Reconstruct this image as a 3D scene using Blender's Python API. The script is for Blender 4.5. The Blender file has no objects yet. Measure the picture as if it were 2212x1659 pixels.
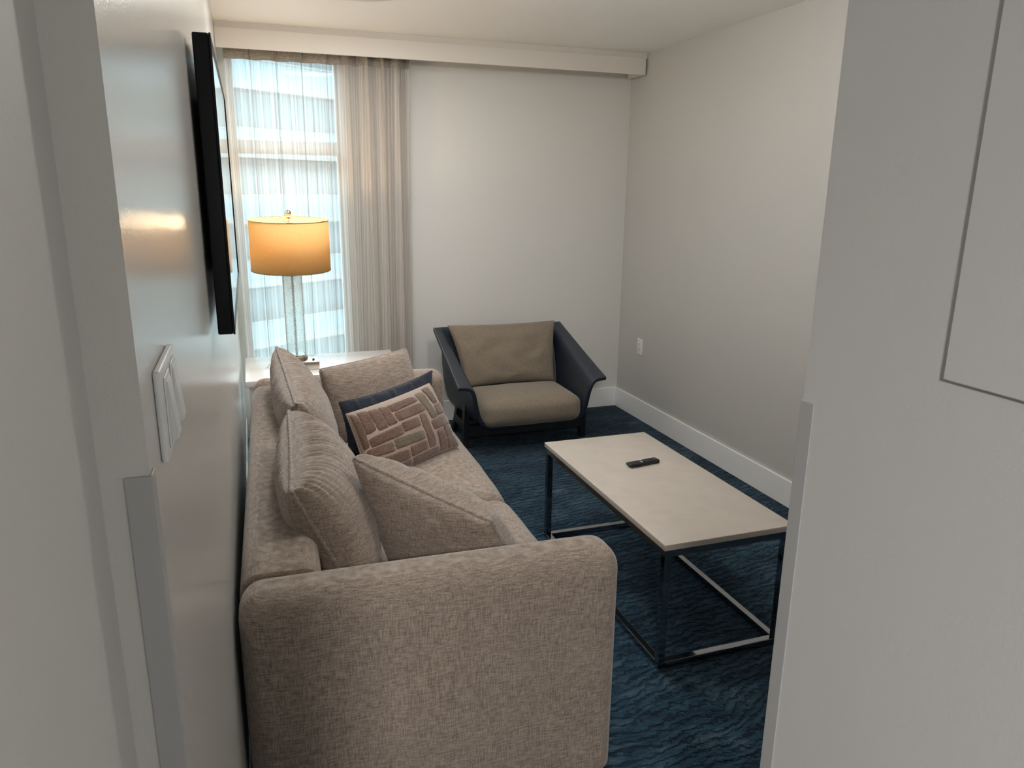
import bpy, bmesh, math, random
from mathutils import Vector, Matrix, noise
random.seed(7)
scene = bpy.context.scene
COL = scene.collection

# ------------------------------------------------------------------ camera
cam_data = bpy.data.cameras.new('camera')
cam = bpy.data.objects.new('camera', cam_data)
COL.objects.link(cam)
cam_data.sensor_fit = 'HORIZONTAL'
cam_data.sensor_width = 36.0
cam_data.lens = 1619.105 / 2212.0 * 36.0
cam_data.clip_start = 0.02
cam_data.clip_end = 400
RIGHT = (0.9451900771343001, -0.3263363792307032, 0.010967482730809573)
UP = (0.07240265701318907, 0.2422208838900913, 0.9675158389736748)
FWD = (0.318392169100131, 0.9136922955777277, -0.2525723968639803)
cam.matrix_world = Matrix(((RIGHT[0], UP[0], -FWD[0], 0.0),
                           (RIGHT[1], UP[1], -FWD[1], 0.0),
                           (RIGHT[2], UP[2], -FWD[2], 1.6),
                           (0, 0, 0, 1)))
scene.camera = cam

# ------------------------------------------------------------------ world (even overcast sky), exposure
world = bpy.data.worlds.new('overcast_sky')
scene.world = world
world.use_nodes = True
bg = world.node_tree.nodes['Background']
bg.inputs['Color'].default_value = (0.86, 0.95, 1.0, 1)
bg.inputs['Strength'].default_value = 24.5
scene.view_settings.view_transform = 'Standard'
scene.view_settings.look = 'None'
scene.view_settings.gamma = 1.0
scene.view_settings.use_curve_mapping = False
scene.view_settings.exposure = 0.1
scene.cycles.max_bounces = 8
scene.cycles.diffuse_bounces = 4
scene.cycles.transparent_max_bounces = 16
scene.cycles.sample_clamp_indirect = 6.0
scene.cycles.use_denoising = True
scene.cycles.adaptive_threshold = 0.02
LAMP_W = 14.0        # bulb in the table lamp
BED_W = 125.0         # fill lamp added in the bedroom behind the camera
LIV_A, LIV_B = 17.0, 102.0   # fill lamps added in the living room, toward the window / above the coffee table

# ------------------------------------------------------------------ node helpers
def new_mat(name):
    m = bpy.data.materials.new(name)
    m.use_nodes = True
    nt = m.node_tree
    nt.nodes.clear()
    out = nt.nodes.new('ShaderNodeOutputMaterial')
    return m, nt, out

def nd(nt, kind, **kw):
    n = nt.nodes.new(kind)
    for k, v in kw.items():
        if k.startswith('i_'):
            n.inputs[k[2:].replace('_', ' ')].default_value = v
        else:
            setattr(n, k, v)
    return n

def ln(nt, a, ao, b, bi):
    nt.links.new(a.outputs[ao], b.inputs[bi])

def c4(c):
    return (c[0], c[1], c[2], 1.0)

def coords(nt, scale=(1, 1, 1), rot=(0, 0, 0), kind='Object'):
    tc = nd(nt, 'ShaderNodeTexCoord')
    mp = nd(nt, 'ShaderNodeMapping')
    mp.inputs['Scale'].default_value = scale
    mp.inputs['Rotation'].default_value = rot
    ln(nt, tc, kind, mp, 'Vector')
    return mp

def noise_node(nt, scale_vec, scale=1.0, detail=2.0, rough=0.5, rot=(0, 0, 0), kind='Object', dist=0.0):
    mp = coords(nt, scale_vec, rot, kind)
    n = nd(nt, 'ShaderNodeTexNoise')
    n.inputs['Scale'].default_value = scale
    n.inputs['Detail'].default_value = detail
    n.inputs['Roughness'].default_value = rough
    n.inputs['Distortion'].default_value = dist
    ln(nt, mp, 'Vector', n, 'Vector')
    return n

def ramp(nt, stops):
    r = nd(nt, 'ShaderNodeValToRGB')
    e = r.color_ramp.elements
    while len(e) < len(stops):
        e.new(0.5)
    for el, (p, c) in zip(e, stops):
        el.position = p
        el.color = c4(c) if len(c) == 3 else c
    return r

def plain(name, col, rough=0.5, metal=0.0, spec=0.5, bump=None, var=0.0, var_scale=6.0, coat=0.0, sheen=0.0):
    m, nt, out = new_mat(name)
    p = nd(nt, 'ShaderNodeBsdfPrincipled')
    p.inputs['Base Color'].default_value = c4(col)
    p.inputs['Roughness'].default_value = rough
    p.inputs['Metallic'].default_value = metal
    p.inputs['Specular IOR Level'].default_value = spec
    p.inputs['Coat Weight'].default_value = coat
    p.inputs['Sheen Weight'].default_value = sheen
    if var:
        n = noise_node(nt, (1, 1, 1), var_scale, 4.0)
        r = ramp(nt, [(0.3, [x * (1 - var) for x in col]), (0.7, [min(1, x * (1 + var)) for x in col])])
        ln(nt, n, 'Fac', r, 'Fac'); ln(nt, r, 'Color', p, 'Base Color')
    if bump:
        sc, st, dist = bump
        n = noise_node(nt, (1, 1, 1), sc, 3.0)
        b = nd(nt, 'ShaderNodeBump')
        b.inputs['Strength'].default_value = st
        b.inputs['Distance'].default_value = dist
        ln(nt, n, 'Fac', b, 'Height'); ln(nt, b, 'Normal', p, 'Normal')
    ln(nt, p, 'BSDF', out, 'Surface')
    return m

def fabric(name, dark, light, s1=420.0, s2=24.0, bump=0.35, sheen=0.25, rough=0.9):
    m, nt, out = new_mat(name)
    p = nd(nt, 'ShaderNodeBsdfPrincipled')
    p.inputs['Roughness'].default_value = rough
    p.inputs['Specular IOR Level'].default_value = 0.2
    p.inputs['Sheen Weight'].default_value = sheen
    p.inputs['Sheen Roughness'].default_value = 0.5
    a = noise_node(nt, (s1, s1, s2), 1.0, 2.0)
    b = noise_node(nt, (s2, s2, s1), 1.0, 2.0)
    big = noise_node(nt, (1, 1, 1), 7.0, 2.0)
    add = nd(nt, 'ShaderNodeMath', operation='ADD')
    ln(nt, a, 'Fac', add, 0); ln(nt, b, 'Fac', add, 1)
    ml = nd(nt, 'ShaderNodeMath', operation='MULTIPLY'); ml.inputs[1].default_value = 0.5
    ln(nt, add, 'Value', ml, 0)
    r = ramp(nt, [(0.36, dark), (0.64, light)])
    ln(nt, ml, 'Value', r, 'Fac')
    mx = nd(nt, 'ShaderNodeMix', data_type='RGBA', blend_type='MULTIPLY')
    mx.inputs['Factor'].default_value = 0.25
    ln(nt, r, 'Color', mx, 'A'); ln(nt, big, 'Color', mx, 'B')
    bw = nd(nt, 'ShaderNodeRGBToBW'); ln(nt, big, 'Color', bw, 'Color')
    g2 = ramp(nt, [(0.2, (0.7, 0.7, 0.7)), (0.8, (1, 1, 1))])
    ln(nt, bw, 'Val', g2, 'Fac')
    nt.links.new(g2.outputs['Color'], mx.inputs['B'])
    ln(nt, mx, 'Result', p, 'Base Color')
    bp = nd(nt, 'ShaderNodeBump'); bp.inputs['Strength'].default_value = bump; bp.inputs['Distance'].default_value = 0.002
    ln(nt, ml, 'Value', bp, 'Height'); ln(nt, bp, 'Normal', p, 'Normal')
    ln(nt, p, 'BSDF', out, 'Surface')
    return m

def paint(name, col, rough=0.55, bump=0.12, bscale=260.0, spec=0.5):
    return plain(name, col, rough=rough, spec=spec, bump=(bscale, bump, 0.002))

M = {}
M['wall'] = paint('wall_paint', (0.60, 0.59, 0.565))
M['wall_bedroom'] = paint('low_bounce_bedroom_paint', (0.22, 0.20, 0.18))  # kept dark so the unseen bedroom bounces little light into the passage
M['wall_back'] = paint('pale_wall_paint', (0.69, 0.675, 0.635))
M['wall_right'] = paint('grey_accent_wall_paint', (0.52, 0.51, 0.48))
M['wall_gloss'] = paint('semi_gloss_wall_paint', (0.62, 0.605, 0.575), rough=0.20, bump=0.14, bscale=300.0)
M['ceiling'] = paint('ceiling_paint', (0.92, 0.90, 0.87), rough=0.8)
M['trim'] = paint('white_trim_paint', (0.86, 0.855, 0.83), rough=0.4, bump=0.03)
M['valance'] = paint('valance_paint', (0.72, 0.68, 0.62), rough=0.5, bump=0.03)
M['guard'] = plain('grey_corner_guard', (0.42, 0.415, 0.405), rough=0.45, bump=(400, 0.05, 0.001))
M['sofa'] = fabric('taupe_weave', (0.175, 0.133, 0.103), (0.415, 0.338, 0.28), s2=42.0)
M['pillow'] = fabric('taupe_cushion_weave', (0.18, 0.137, 0.107), (0.415, 0.338, 0.282), s1=360, s2=30, sheen=0.35)
M['piping'] = fabric('taupe_piping', (0.22, 0.17, 0.14), (0.44, 0.37, 0.32), s1=300, s2=60)
M['navy'] = fabric('navy_velvet', (0.006, 0.009, 0.016), (0.018, 0.026, 0.042), s1=120, s2=60, bump=0.2, sheen=0.25)
M['brickground'] = fabric('pinkish_linen', (0.31, 0.235, 0.19), (0.46, 0.37, 0.31), s1=420, s2=200, bump=0.2)
M['brickpatch'] = fabric('brown_plush', (0.085, 0.045, 0.031), (0.205, 0.122, 0.09), s1=260, s2=70, bump=0.8, sheen=0.5)
M['brickolive'] = fabric('olive_plush', (0.085, 0.062, 0.038), (0.195, 0.148, 0.10), s1=260, s2=70, bump=0.8, sheen=0.5)
M['chairfab'] = fabric('olive_taupe_upholstery', (0.15, 0.12, 0.085), (0.275, 0.228, 0.172), s1=500, s2=120, bump=0.25)
M['leather'] = plain('dark_navy_leather', (0.019, 0.026, 0.038), rough=0.42, spec=0.5, bump=(300, 0.15, 0.001))
M['black'] = plain('black_stained_wood', (0.008, 0.008, 0.009), rough=0.42)
M['stitch'] = plain('grey_stitching', (0.22, 0.23, 0.25), rough=0.6)
M['quartz'] = plain('beige_quartz', (0.50, 0.445, 0.385), rough=0.35, var=0.05, var_scale=14.0)
M['chrome'] = plain('polished_dark_chrome', (0.38, 0.39, 0.41), rough=0.06, metal=1.0)
M['tv'] = plain('tv_black_plastic', (0.0035, 0.004, 0.006), rough=0.45, spec=0.3)
M['screen'] = plain('tv_glass', (0.004, 0.004, 0.005), rough=0.04, spec=0.6)
M['remote'] = plain('black_rubberised_plastic', (0.008, 0.008, 0.009), rough=0.5)
M['button'] = plain('grey_button', (0.20, 0.20, 0.21), rough=0.5)
M['button_white'] = plain('white_button', (0.75, 0.76, 0.78), rough=0.5)
M['plastic'] = plain('white_plastic', (0.78, 0.78, 0.77), rough=0.32)
M['slot'] = plain('dark_slot', (0.03, 0.03, 0.03), rough=0.7)
M['nickel'] = plain('brushed_nickel', (0.62, 0.58, 0.52), rough=0.2, metal=1.0)
M['bronze'] = plain('dark_bronze', (0.16, 0.12, 0.09), rough=0.35, metal=1.0)
M['whitelac'] = plain('white_lacquer', (0.80, 0.80, 0.80), rough=0.12, coat=0.3)
M['frame'] = plain('window_frame_aluminium', (0.50, 0.485, 0.47), rough=0.45)
M['cord'] = plain('white_cord', (0.7, 0.7, 0.7), rough=0.5)
M['concrete'] = plain('pale_concrete', (0.066, 0.07, 0.07), rough=0.9, spec=0.1, var=0.08, var_scale=1.0)
M['facade'] = plain('facade_panel', (0.050, 0.068, 0.073), rough=0.9, spec=0.1, var=0.08, var_scale=0.6)
M['farglass'] = plain('blue_window_glass', (0.040, 0.058, 0.064), rough=0.6, spec=0.1)
M['railglass'] = plain('pale_blue_balustrade', (0.050, 0.068, 0.074), rough=0.6, spec=0.1)
M['street'] = plain('asphalt', (0.12, 0.12, 0.12), rough=0.9, var=0.2, var_scale=0.3)

def make_carpet():
    m, nt, out = new_mat('blue_carpet')
    p = nd(nt, 'ShaderNodeBsdfPrincipled')
    p.inputs['Roughness'].default_value = 1.0
    p.inputs['Specular IOR Level'].default_value = 0.05
    p.inputs['Sheen Weight'].default_value = 0.08
    # ridges, roughly along the room's width, meandering
    warp = noise_node(nt, (1, 1, 1), 2.2, 2.0)
    mp = coords(nt, (1, 1, 1), (0, 0, math.radians(-9)))
    vm = nd(nt, 'ShaderNodeVectorMath', operation='MULTIPLY_ADD')
    vm.inputs[1].default_value = (0.16, 0.16, 0)
    ln(nt, warp, 'Color', vm, 0); ln(nt, mp, 'Vector', vm, 2)
    sc = nd(nt, 'ShaderNodeVectorMath', operation='MULTIPLY'); sc.inputs[1].default_value = (11.0, 46.0, 1.0)
    ln(nt, vm, 'Vector', sc, 0)
    rid = nd(nt, 'ShaderNodeTexNoise'); rid.inputs['Scale'].default_value = 1.0; rid.inputs['Detail'].default_value = 4.0; rid.inputs['Roughness'].default_value = 0.6
    ln(nt, sc, 'Vector', rid, 'Vector')
    wv = nd(nt, 'ShaderNodeTexWave', wave_type='BANDS', bands_direction='Y', wave_profile='SIN')
    wv.inputs['Scale'].default_value = 9.0; wv.inputs['Distortion'].default_value = 8.0; wv.inputs['Detail'].default_value = 3.0
    wv.inputs['Detail Scale'].default_value = 2.2; wv.inputs['Detail Roughness'].default_value = 0.65
    ln(nt, vm, 'Vector', wv, 'Vector')
    wr = ramp(nt, [(0.0, (0.1, 0.1, 0.1)), (0.45, (0.62, 0.62, 0.62)), (1.0, (0.68, 0.68, 0.68))]); ln(nt, wv, 'Fac', wr, 'Fac')  # dark grooves: the shadow line beside each ridge is put into the colour
    rmix = nd(nt, 'ShaderNodeMix', data_type='FLOAT'); rmix.inputs[0].default_value = 0.34
    ln(nt, rid, 'Fac', rmix, 2); ln(nt, wr, 'Color', rmix, 3)
    fine = noise_node(nt, (1, 1, 1), 260.0, 3.0, 0.65)
    patch = noise_node(nt, (1.6, 3.0, 1), 2.6, 3.0)
    base = ramp(nt, [(0.30, (0.004, 0.012, 0.026)), (0.46, (0.010, 0.034, 0.060)), (0.60, (0.022, 0.066, 0.100)), (0.74, (0.085, 0.100, 0.128))])
    mixf = nd(nt, 'ShaderNodeMath', operation='MULTIPLY_ADD'); mixf.inputs[1].default_value = 1.05
    nt.links.new(rmix.outputs[0], mixf.inputs[0])
    off = nd(nt, 'ShaderNodeMath', operation='MULTIPLY_ADD'); off.inputs[1].default_value = 0.55; off.inputs[2].default_value = -0.32
    ln(nt, patch, 'Fac', off, 0); ln(nt, off, 'Value', mixf, 2)
    f2 = nd(nt, 'ShaderNodeMath', operation='MULTIPLY_ADD'); f2.inputs[1].default_value = 0.55
    ln(nt, fine, 'Fac', f2, 0)
    sub = nd(nt, 'ShaderNodeMath', operation='SUBTRACT'); sub.inputs[1].default_value = 0.275
    ln(nt, mixf, 'Value', sub, 0); ln(nt, sub, 'Value', f2, 2)
    ln(nt, f2, 'Value', base, 'Fac')
    ln(nt, base, 'Color', p, 'Base Color')
    hr = ramp(nt, [(0.30, (0, 0, 0)), (0.62, (1, 1, 1))]); nt.links.new(rmix.outputs[0], hr.inputs['Fac'])
    hh = nd(nt, 'ShaderNodeMath', operation='MULTIPLY_ADD'); hh.inputs[1].default_value = 0.30
    ln(nt, fine, 'Fac', hh, 0); ln(nt, hr, 'Color', hh, 2)
    b = nd(nt, 'ShaderNodeBump'); b.inputs['Strength'].default_value = 1.0; b.inputs['Distance'].default_value = 0.012
    ln(nt, hh, 'Value', b, 'Height'); ln(nt, b, 'Normal', p, 'Normal')
    ln(nt, p, 'BSDF', out, 'Surface')
    return m
M['carpet'] = make_carpet()

def make_sheer(name, lo, hi, col, scale):
    m, nt, out = new_mat(name)
    n = noise_node(nt, (1, 0, 0), scale, 3.0, 0.7, kind='UV')
    r = ramp(nt, [(0.36, (lo, lo, lo)), (0.64, (hi, hi, hi))])
    ln(nt, n, 'Fac', r, 'Fac')
    n2 = noise_node(nt, (1, 0, 0), scale * 0.37, 2.0, 0.6, kind='UV')
    cr = ramp(nt, [(0.40, [x * y for x, y in zip(col, (0.64, 0.61, 0.58))]), (0.60, col)])
    ln(nt, n2, 'Fac', cr, 'Fac')
    d = nd(nt, 'ShaderNodeBsdfDiffuse'); t = nd(nt, 'ShaderNodeBsdfTranslucent'); tr = nd(nt, 'ShaderNodeBsdfTransparent')
    ln(nt, cr, 'Color', d, 'Color'); ln(nt, cr, 'Color', t, 'Color')
    m1 = nd(nt, 'ShaderNodeMixShader'); m1.inputs['Fac'].default_value = 0.40
    ln(nt, d, 'BSDF', m1, 1); ln(nt, t, 'BSDF', m1, 2)
    m2 = nd(nt, 'ShaderNodeMixShader')
    ln(nt, r, 'Color', m2, 'Fac'); ln(nt, tr, 'BSDF', m2, 1); ln(nt, m1, 'Shader', m2, 2)
    ln(nt, m2, 'Shader', out, 'Surface')
    return m
M['sheer'] = make_sheer('striped_sheer_fabric', 0.42, 0.74, (0.84, 0.80, 0.76), 170.0)
M['header'] = fabric('curtain_header_tape', (0.22, 0.19, 0.155), (0.42, 0.375, 0.32), s1=400, s2=40)

def make_pane():
    m, nt, out = new_mat('window_glass')
    tr = nd(nt, 'ShaderNodeBsdfTransparent'); tr.inputs['Color'].default_value = (0.86, 0.95, 0.97, 1)
    g = nd(nt, 'ShaderNodeBsdfGlossy'); g.inputs['Roughness'].default_value = 0.02
    fr = nd(nt, 'ShaderNodeFresnel'); fr.inputs['IOR'].default_value = 1.45
    mx = nd(nt, 'ShaderNodeMixShader')
    ln(nt, fr, 'Fac', mx, 'Fac'); ln(nt, tr, 'BSDF', mx, 1); ln(nt, g, 'BSDF', mx, 2)
    ln(nt, mx, 'Shader', out, 'Surface')
    return m
M['pane'] = make_pane()

def make_crackle():
    m, nt, out = new_mat('crackle_glass')
    tr = nd(nt, 'ShaderNodeBsdfTransparent'); tr.inputs['Color'].default_value = (0.90, 0.96, 0.96, 1)
    g = nd(nt, 'ShaderNodeBsdfGlossy'); g.inputs['Roughness'].default_value = 0.08
    tl = nd(nt, 'ShaderNodeBsdfTranslucent'); tl.inputs['Color'].default_value = (0.92, 0.96, 0.96, 1)
    v = nd(nt, 'ShaderNodeTexVoronoi', feature='DISTANCE_TO_EDGE'); v.inputs['Scale'].default_value = 75.0
    wn = noise_node(nt, (1, 1, 1), 60.0, 2.0)
    tc = nd(nt, 'ShaderNodeTexCoord')
    vm = nd(nt, 'ShaderNodeVectorMath', operation='MULTIPLY_ADD'); vm.inputs[1].default_value = (0.02, 0.02, 0.02)
    ln(nt, wn, 'Color', vm, 0); ln(nt, tc, 'Object', vm, 2); ln(nt, vm, 'Vector', v, 'Vector')
    r = ramp(nt, [(0.0, (0.80, 0.80, 0.80)), (0.16, (0.34, 0.34, 0.34))])
    ln(nt, v, 'Distance', r, 'Fac')
    b = nd(nt, 'ShaderNodeBump'); b.inputs['Strength'].default_value = 0.8; b.inputs['Distance'].default_value = 0.004
    ln(nt, v, 'Distance', b, 'Height'); ln(nt, b, 'Normal', g, 'Normal')
    lw = nd(nt, 'ShaderNodeLayerWeight'); lw.inputs['Blend'].default_value = 0.12
    m1 = nd(nt, 'ShaderNodeMixShader'); ln(nt, r, 'Color', m1, 'Fac'); ln(nt, tr, 'BSDF', m1, 1); ln(nt, tl, 'BSDF', m1, 2)
    m2 = nd(nt, 'ShaderNodeMixShader'); ln(nt, lw, 'Fresnel', m2, 'Fac'); ln(nt, m1, 'Shader', m2, 1); ln(nt, g, 'BSDF', m2, 2)
    ln(nt, m2, 'Shader', out, 'Surface')
    return m
M['crackle'] = make_crackle()

def make_shade():
    m, nt, out = new_mat('lamp_shade_linen')
    n = noise_node(nt, (500, 500, 60), 1.0, 2.0)
    r = ramp(nt, [(0.3, (0.82, 0.58, 0.25)), (0.7, (0.88, 0.64, 0.29))])
    ln(nt, n, 'Fac', r, 'Fac')
    d = nd(nt, 'ShaderNodeBsdfDiffuse'); t = nd(nt, 'ShaderNodeBsdfTranslucent')
    ln(nt, r, 'Color', d, 'Color'); ln(nt, r, 'Color', t, 'Color')
    mx = nd(nt, 'ShaderNodeMixShader'); mx.inputs['Fac'].default_value = 0.30
    ln(nt, d, 'BSDF', mx, 1); ln(nt, t, 'BSDF', mx, 2); ln(nt, mx, 'Shader', out, 'Surface')
    return m
M['shade'] = make_shade()

def make_emit(name, col, strength):
    m, nt, out = new_mat(name)
    e = nd(nt, 'ShaderNodeEmission'); e.inputs['Color'].default_value = c4(col); e.inputs['Strength'].default_value = strength
    ln(nt, e, 'Emission', out, 'Surface')
    return m

# ------------------------------------------------------------------ object helpers
def obj_from(name, verts, faces, mat, parent=None, loc=(0, 0, 0), rotz=0.0, smooth=False, uvs=None, rot=None):
    me = bpy.data.meshes.new(name)
    me.from_pydata([tuple(v) for v in verts], [], faces)
    me.update()
    if mat is not None:
        me.materials.append(M[mat] if isinstance(mat, str) else mat)
    if smooth:
        me.polygons.foreach_set('use_smooth', [True] * len(me.polygons))
    if uvs is not None:
        uvl = me.uv_layers.new(name='UVMap')
        for lp in me.loops:
            uvl.data[lp.index].uv = uvs[lp.vertex_index]
    o = bpy.data.objects.new(name, me)
    COL.objects.link(o)
    if parent is not None:
        o.parent = parent
    o.location = loc
    o.rotation_euler = rot if rot is not None else (0, 0, rotz)
    return o

def thing(name, label, cat, loc=(0, 0, 0), rotz=0.0, group=None):
    o = bpy.data.objects.new(name, None)
    COL.objects.link(o)
    o.empty_display_size = 0.1
    o.location = loc
    o.rotation_euler = (0, 0, rotz)
    tag(o, label, cat, group)
    return o

def tag(o, label, cat, group=None):
    o['label'] = label
    o['category'] = cat
    if group:
        o['group'] = group
    return o

def struct(o, label=None):
    o['kind'] = 'structure'
    if label:
        o['label'] = label
    return o

def box_vf(lo, hi):
    x0, y0, z0 = lo; x1, y1, z1 = hi
    v = [(x0, y0, z0), (x1, y0, z0), (x1, y1, z0), (x0, y1, z0), (x0, y0, z1), (x1, y0, z1), (x1, y1, z1), (x0, y1, z1)]
    f = [(0, 3, 2, 1), (4, 5, 6, 7), (0, 1, 5, 4), (1, 2, 6, 5), (2, 3, 7, 6), (3, 0, 4, 7)]
    return v, f

def boxes(name, lst, mat, parent=None, bevel=0.0, **kw):
    V = []; F = []
    for lo, hi in lst:
        v, f = box_vf(lo, hi)
        b = len(V)
        V += v; F += [tuple(i + b for i in q) for q in f]
    o = obj_from(name, V, F, mat, parent, **kw)
    if bevel:
        bm = bmesh.new(); bm.from_mesh(o.data)
        bmesh.ops.bevel(bm, geom=list(bm.edges), offset=bevel, segments=2, affect='EDGES', profile=0.5)
        bm.to_mesh(o.data); bm.free()
    return o

def ticks(h, r, k, n):
    """positions along one axis, dense in the rounded edge zones"""
    a = [-h + r * (1 - math.cos(math.pi / 2 * i / k)) for i in range(k)]
    mid = [-h + r + (2 * h - 2 * r) * i / n for i in range(n + 1)]
    return a + mid + [-x for x in reversed(a)]

def roundcube(name, lo, hi, r, mat, parent=None, k=4, n=8, crown=(0, 0, 0), wob=0.0, seed=0.0, flat=False, **kw):
    """box with soft rounded edges; crown swells each pair of faces"""
    cx = [(a + b) / 2 for a, b in zip(lo, hi)]
    h = [(b - a) / 2 for a, b in zip(lo, hi)]
    if not hasattr(r, '__len__'):
        r = (r, r, r)
    T = [ticks(h[i], min(r[i], h[i] * 0.98), k, n) for i in range(3)]
    index = {}; V = []; F = []
    def vid(i, j, l):
        key = (i, j, l)
        if key not in index:
            p = [T[0][i], T[1][j], T[2][l]]
            q = [max(-(h[a] - r[a]), min(h[a] - r[a], p[a])) for a in range(3)]
            d = [(p[a] - q[a]) / r[a] for a in range(3)]
            if flat and d[2] < 0:            # no rounding at the bottom edge
                q[2] = p[2]; d[2] = 0.0
            L = math.sqrt(sum(x * x for x in d))
            if L > 1e-9:
                p = [q[a] + d[a] / L * r[a] for a in range(3)]
            s = [p[a] / h[a] for a in range(3)]
            for a in range(3):
                b_, c_ = (a + 1) % 3, (a + 2) % 3
                p[a] += crown[a] * s[a] * max(0, 1 - s[b_] ** 2) * max(0, 1 - s[c_] ** 2)
            if wob:
                w = noise.noise_vector(Vector((p[0] * 6 + seed, p[1] * 6, p[2] * 6)))
                p = [p[a] + wob * w[a] for a in range(3)]
            index[key] = len(V)
            V.append(tuple(p[a] + cx[a] for a in range(3)))
        return index[key]
    N = [len(t) for t in T]
    for ax in range(3):
        b_, c_ = (ax + 1) % 3, (ax + 2) % 3
        for side in (0, N[ax] - 1):
            for i in range(N[b_] - 1):
                for j in range(N[c_] - 1):
                    def g(bi, ci):
                        key = [0, 0, 0]; key[ax] = side; key[b_] = bi; key[c_] = ci
                        return vid(*key)
                    q = (g(i, j), g(i + 1, j), g(i + 1, j + 1), g(i, j + 1))
                    F.append(q if side else q[::-1])
    return obj_from(name, V, F, mat, parent, smooth=True, **kw)

def lathe(name, prof, mat, parent=None, n=48, cap=True, smooth=True, **kw):
    V = []; F = []
    for r, z in prof:
        for i in range(n):
            a = 2 * math.pi * i / n
            V.append((r * math.cos(a), r * math.sin(a), z))
    m = len(prof)
    for j in range(m - 1):
        for i in range(n):
            k = (i + 1) % n
            F.append((j * n + i, j * n + k, (j + 1) * n + k, (j + 1) * n + i))
    if cap:
        F.append(tuple(range(n))[::-1]); F.append(tuple((m - 1) * n + i for i in range(n)))
    o = obj_from(name, V, F, mat, parent, smooth=smooth, **kw)
    if smooth:
        autosmooth(o)
    return o

def autosmooth(o, ang=40):
    me = o.data
    bm = bmesh.new(); bm.from_mesh(me)
    for e in bm.edges:
        if len(e.link_faces) == 2 and e.calc_face_angle(0) > math.radians(ang):
            e.smooth = False
    bm.to_mesh(me); bm.free()

def tube(name, pts, rad, mat, parent=None, n=8, closed=False, **kw):
    P = [Vector(p) for p in pts]
    V = []; F = []; up = Vector((0.13, 0.21, 0.97)).normalized()
    m = len(P)
    for i, p in enumerate(P):
        if closed:
            t = P[(i + 1) % m] - P[i - 1]
        else:
            t = P[min(i + 1, m - 1)] - P[max(i - 1, 0)]
        t.normalize()
        a = t.cross(up)
        if a.length < 1e-4:
            a = t.cross(Vector((1, 0, 0)))
        a.normalize(); b = t.cross(a)
        for k in range(n):
            w = 2 * math.pi * k / n
            V.append(p + rad * (a * math.cos(w) + b * math.sin(w)))
    for i in range(m if closed else m - 1):
        j = (i + 1) % m
        for k in range(n):
            l = (k + 1) % n
            F.append((i * n + k, i * n + l, j * n + l, j * n + k))
    if not closed:
        F.append(tuple(range(n))[::-1]); F.append(tuple((m - 1) * n + k for k in range(n)))
    return obj_from(name, V, F, mat, parent, smooth=True, **kw)

def bez(pts, n=10):
    """Catmull-Rom through points"""
    P = [Vector(p) for p in pts]
    P = [2 * P[0] - P[1]] + P + [2 * P[-1] - P[-2]]
    out = []
    for i in range(1, len(P) - 2):
        for k in range(n):
            t = k / n
            out.append(0.5 * ((2 * P[i]) + (P[i + 1] - P[i - 1]) * t + (2 * P[i - 1] - 5 * P[i] + 4 * P[i + 1] - P[i + 2]) * t * t
                              + (3 * P[i] - P[i - 1] - 3 * P[i + 1] + P[i + 2]) * t ** 3))
    out.append(P[-2])
    return out

# ------------------------------------------------------------------ room dimensions (metres; camera stands at x 0, y 0)
XL, XR, YB, ZC = -0.097, 2.577, 4.967, 2.473
XP, YP = 0.632, 0.722          # end of the passage wall on the right
YL, XQ = 0.687, -0.137         # left corner of the opening, passage wall on the left
T = 0.15
WX0, WX1, WZ0, WZ1 = -0.045, 0.585, 0.17, 2.40   # window opening

# floor (whole flat), ceiling
struct(boxes('floor', [((-3.8, -3.8, -0.06), (XR + T, YB + T, 0.0))], 'carpet'), 'dark blue carpet with wavy ridges')
struct(boxes('ceiling', [((-3.8, -3.8, ZC), (XR + T, YB + T, ZC + 0.1))], 'ceiling'), 'smooth cream white ceiling')
# walls
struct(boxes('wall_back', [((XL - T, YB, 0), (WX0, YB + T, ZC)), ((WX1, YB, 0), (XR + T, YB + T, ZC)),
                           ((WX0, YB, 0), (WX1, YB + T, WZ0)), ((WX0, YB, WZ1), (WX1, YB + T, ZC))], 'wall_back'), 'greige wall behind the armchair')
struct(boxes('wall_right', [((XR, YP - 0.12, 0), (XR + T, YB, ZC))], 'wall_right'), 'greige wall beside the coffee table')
struct(boxes('wall_left', [((XL - T, YL, 0), (XL, YB, ZC))], 'wall_gloss'), 'semi-gloss wall carrying the television')
struct(boxes('wall_passage_left', [((XQ - 0.11, 0.30, 0), (XQ, YL, ZC))], 'wall'), 'shaded wall stub at the left edge')
struct(boxes('wall_passage_right', [((XP, -3.8, 0), (XP + 0.12, YP, ZC))], 'wall'), 'grey passage wall at the right edge')
struct(boxes('wall_partition', [((XP + 0.12, YP - 0.12, 0), (XR, YP, ZC))], 'wall'))
struct(boxes('wall_bedroom_front', [((-3.8, 0.30, 0), (XQ - 0.11, 0.42, ZC))], 'wall_bedroom'))
struct(boxes('wall_bedroom_back', [((-3.8, -3.92, 0), (XP + 0.12, -3.8, ZC))], 'wall_bedroom'))
struct(boxes('wall_bedroom_left', [((-3.92, -3.92, 0), (-3.8, 0.42, ZC))], 'wall_bedroom'))
# baseboards
BH = 0.143
struct(boxes('baseboard_back', [((WX1 - 0.6, YB - 0.014, 0), (XR - 0.014, YB, BH))], 'trim', bevel=0.002), 'white baseboard behind the armchair')
struct(boxes('baseboard_right', [((XR - 0.014, YP, 0), (XR, YB, BH))], 'trim', bevel=0.002), 'white baseboard along the right wall')
struct(boxes('baseboard_left', [((XL, YL + 0.02, 0), (XL + 0.004, YB - 0.02, BH))], 'trim'))
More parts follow.
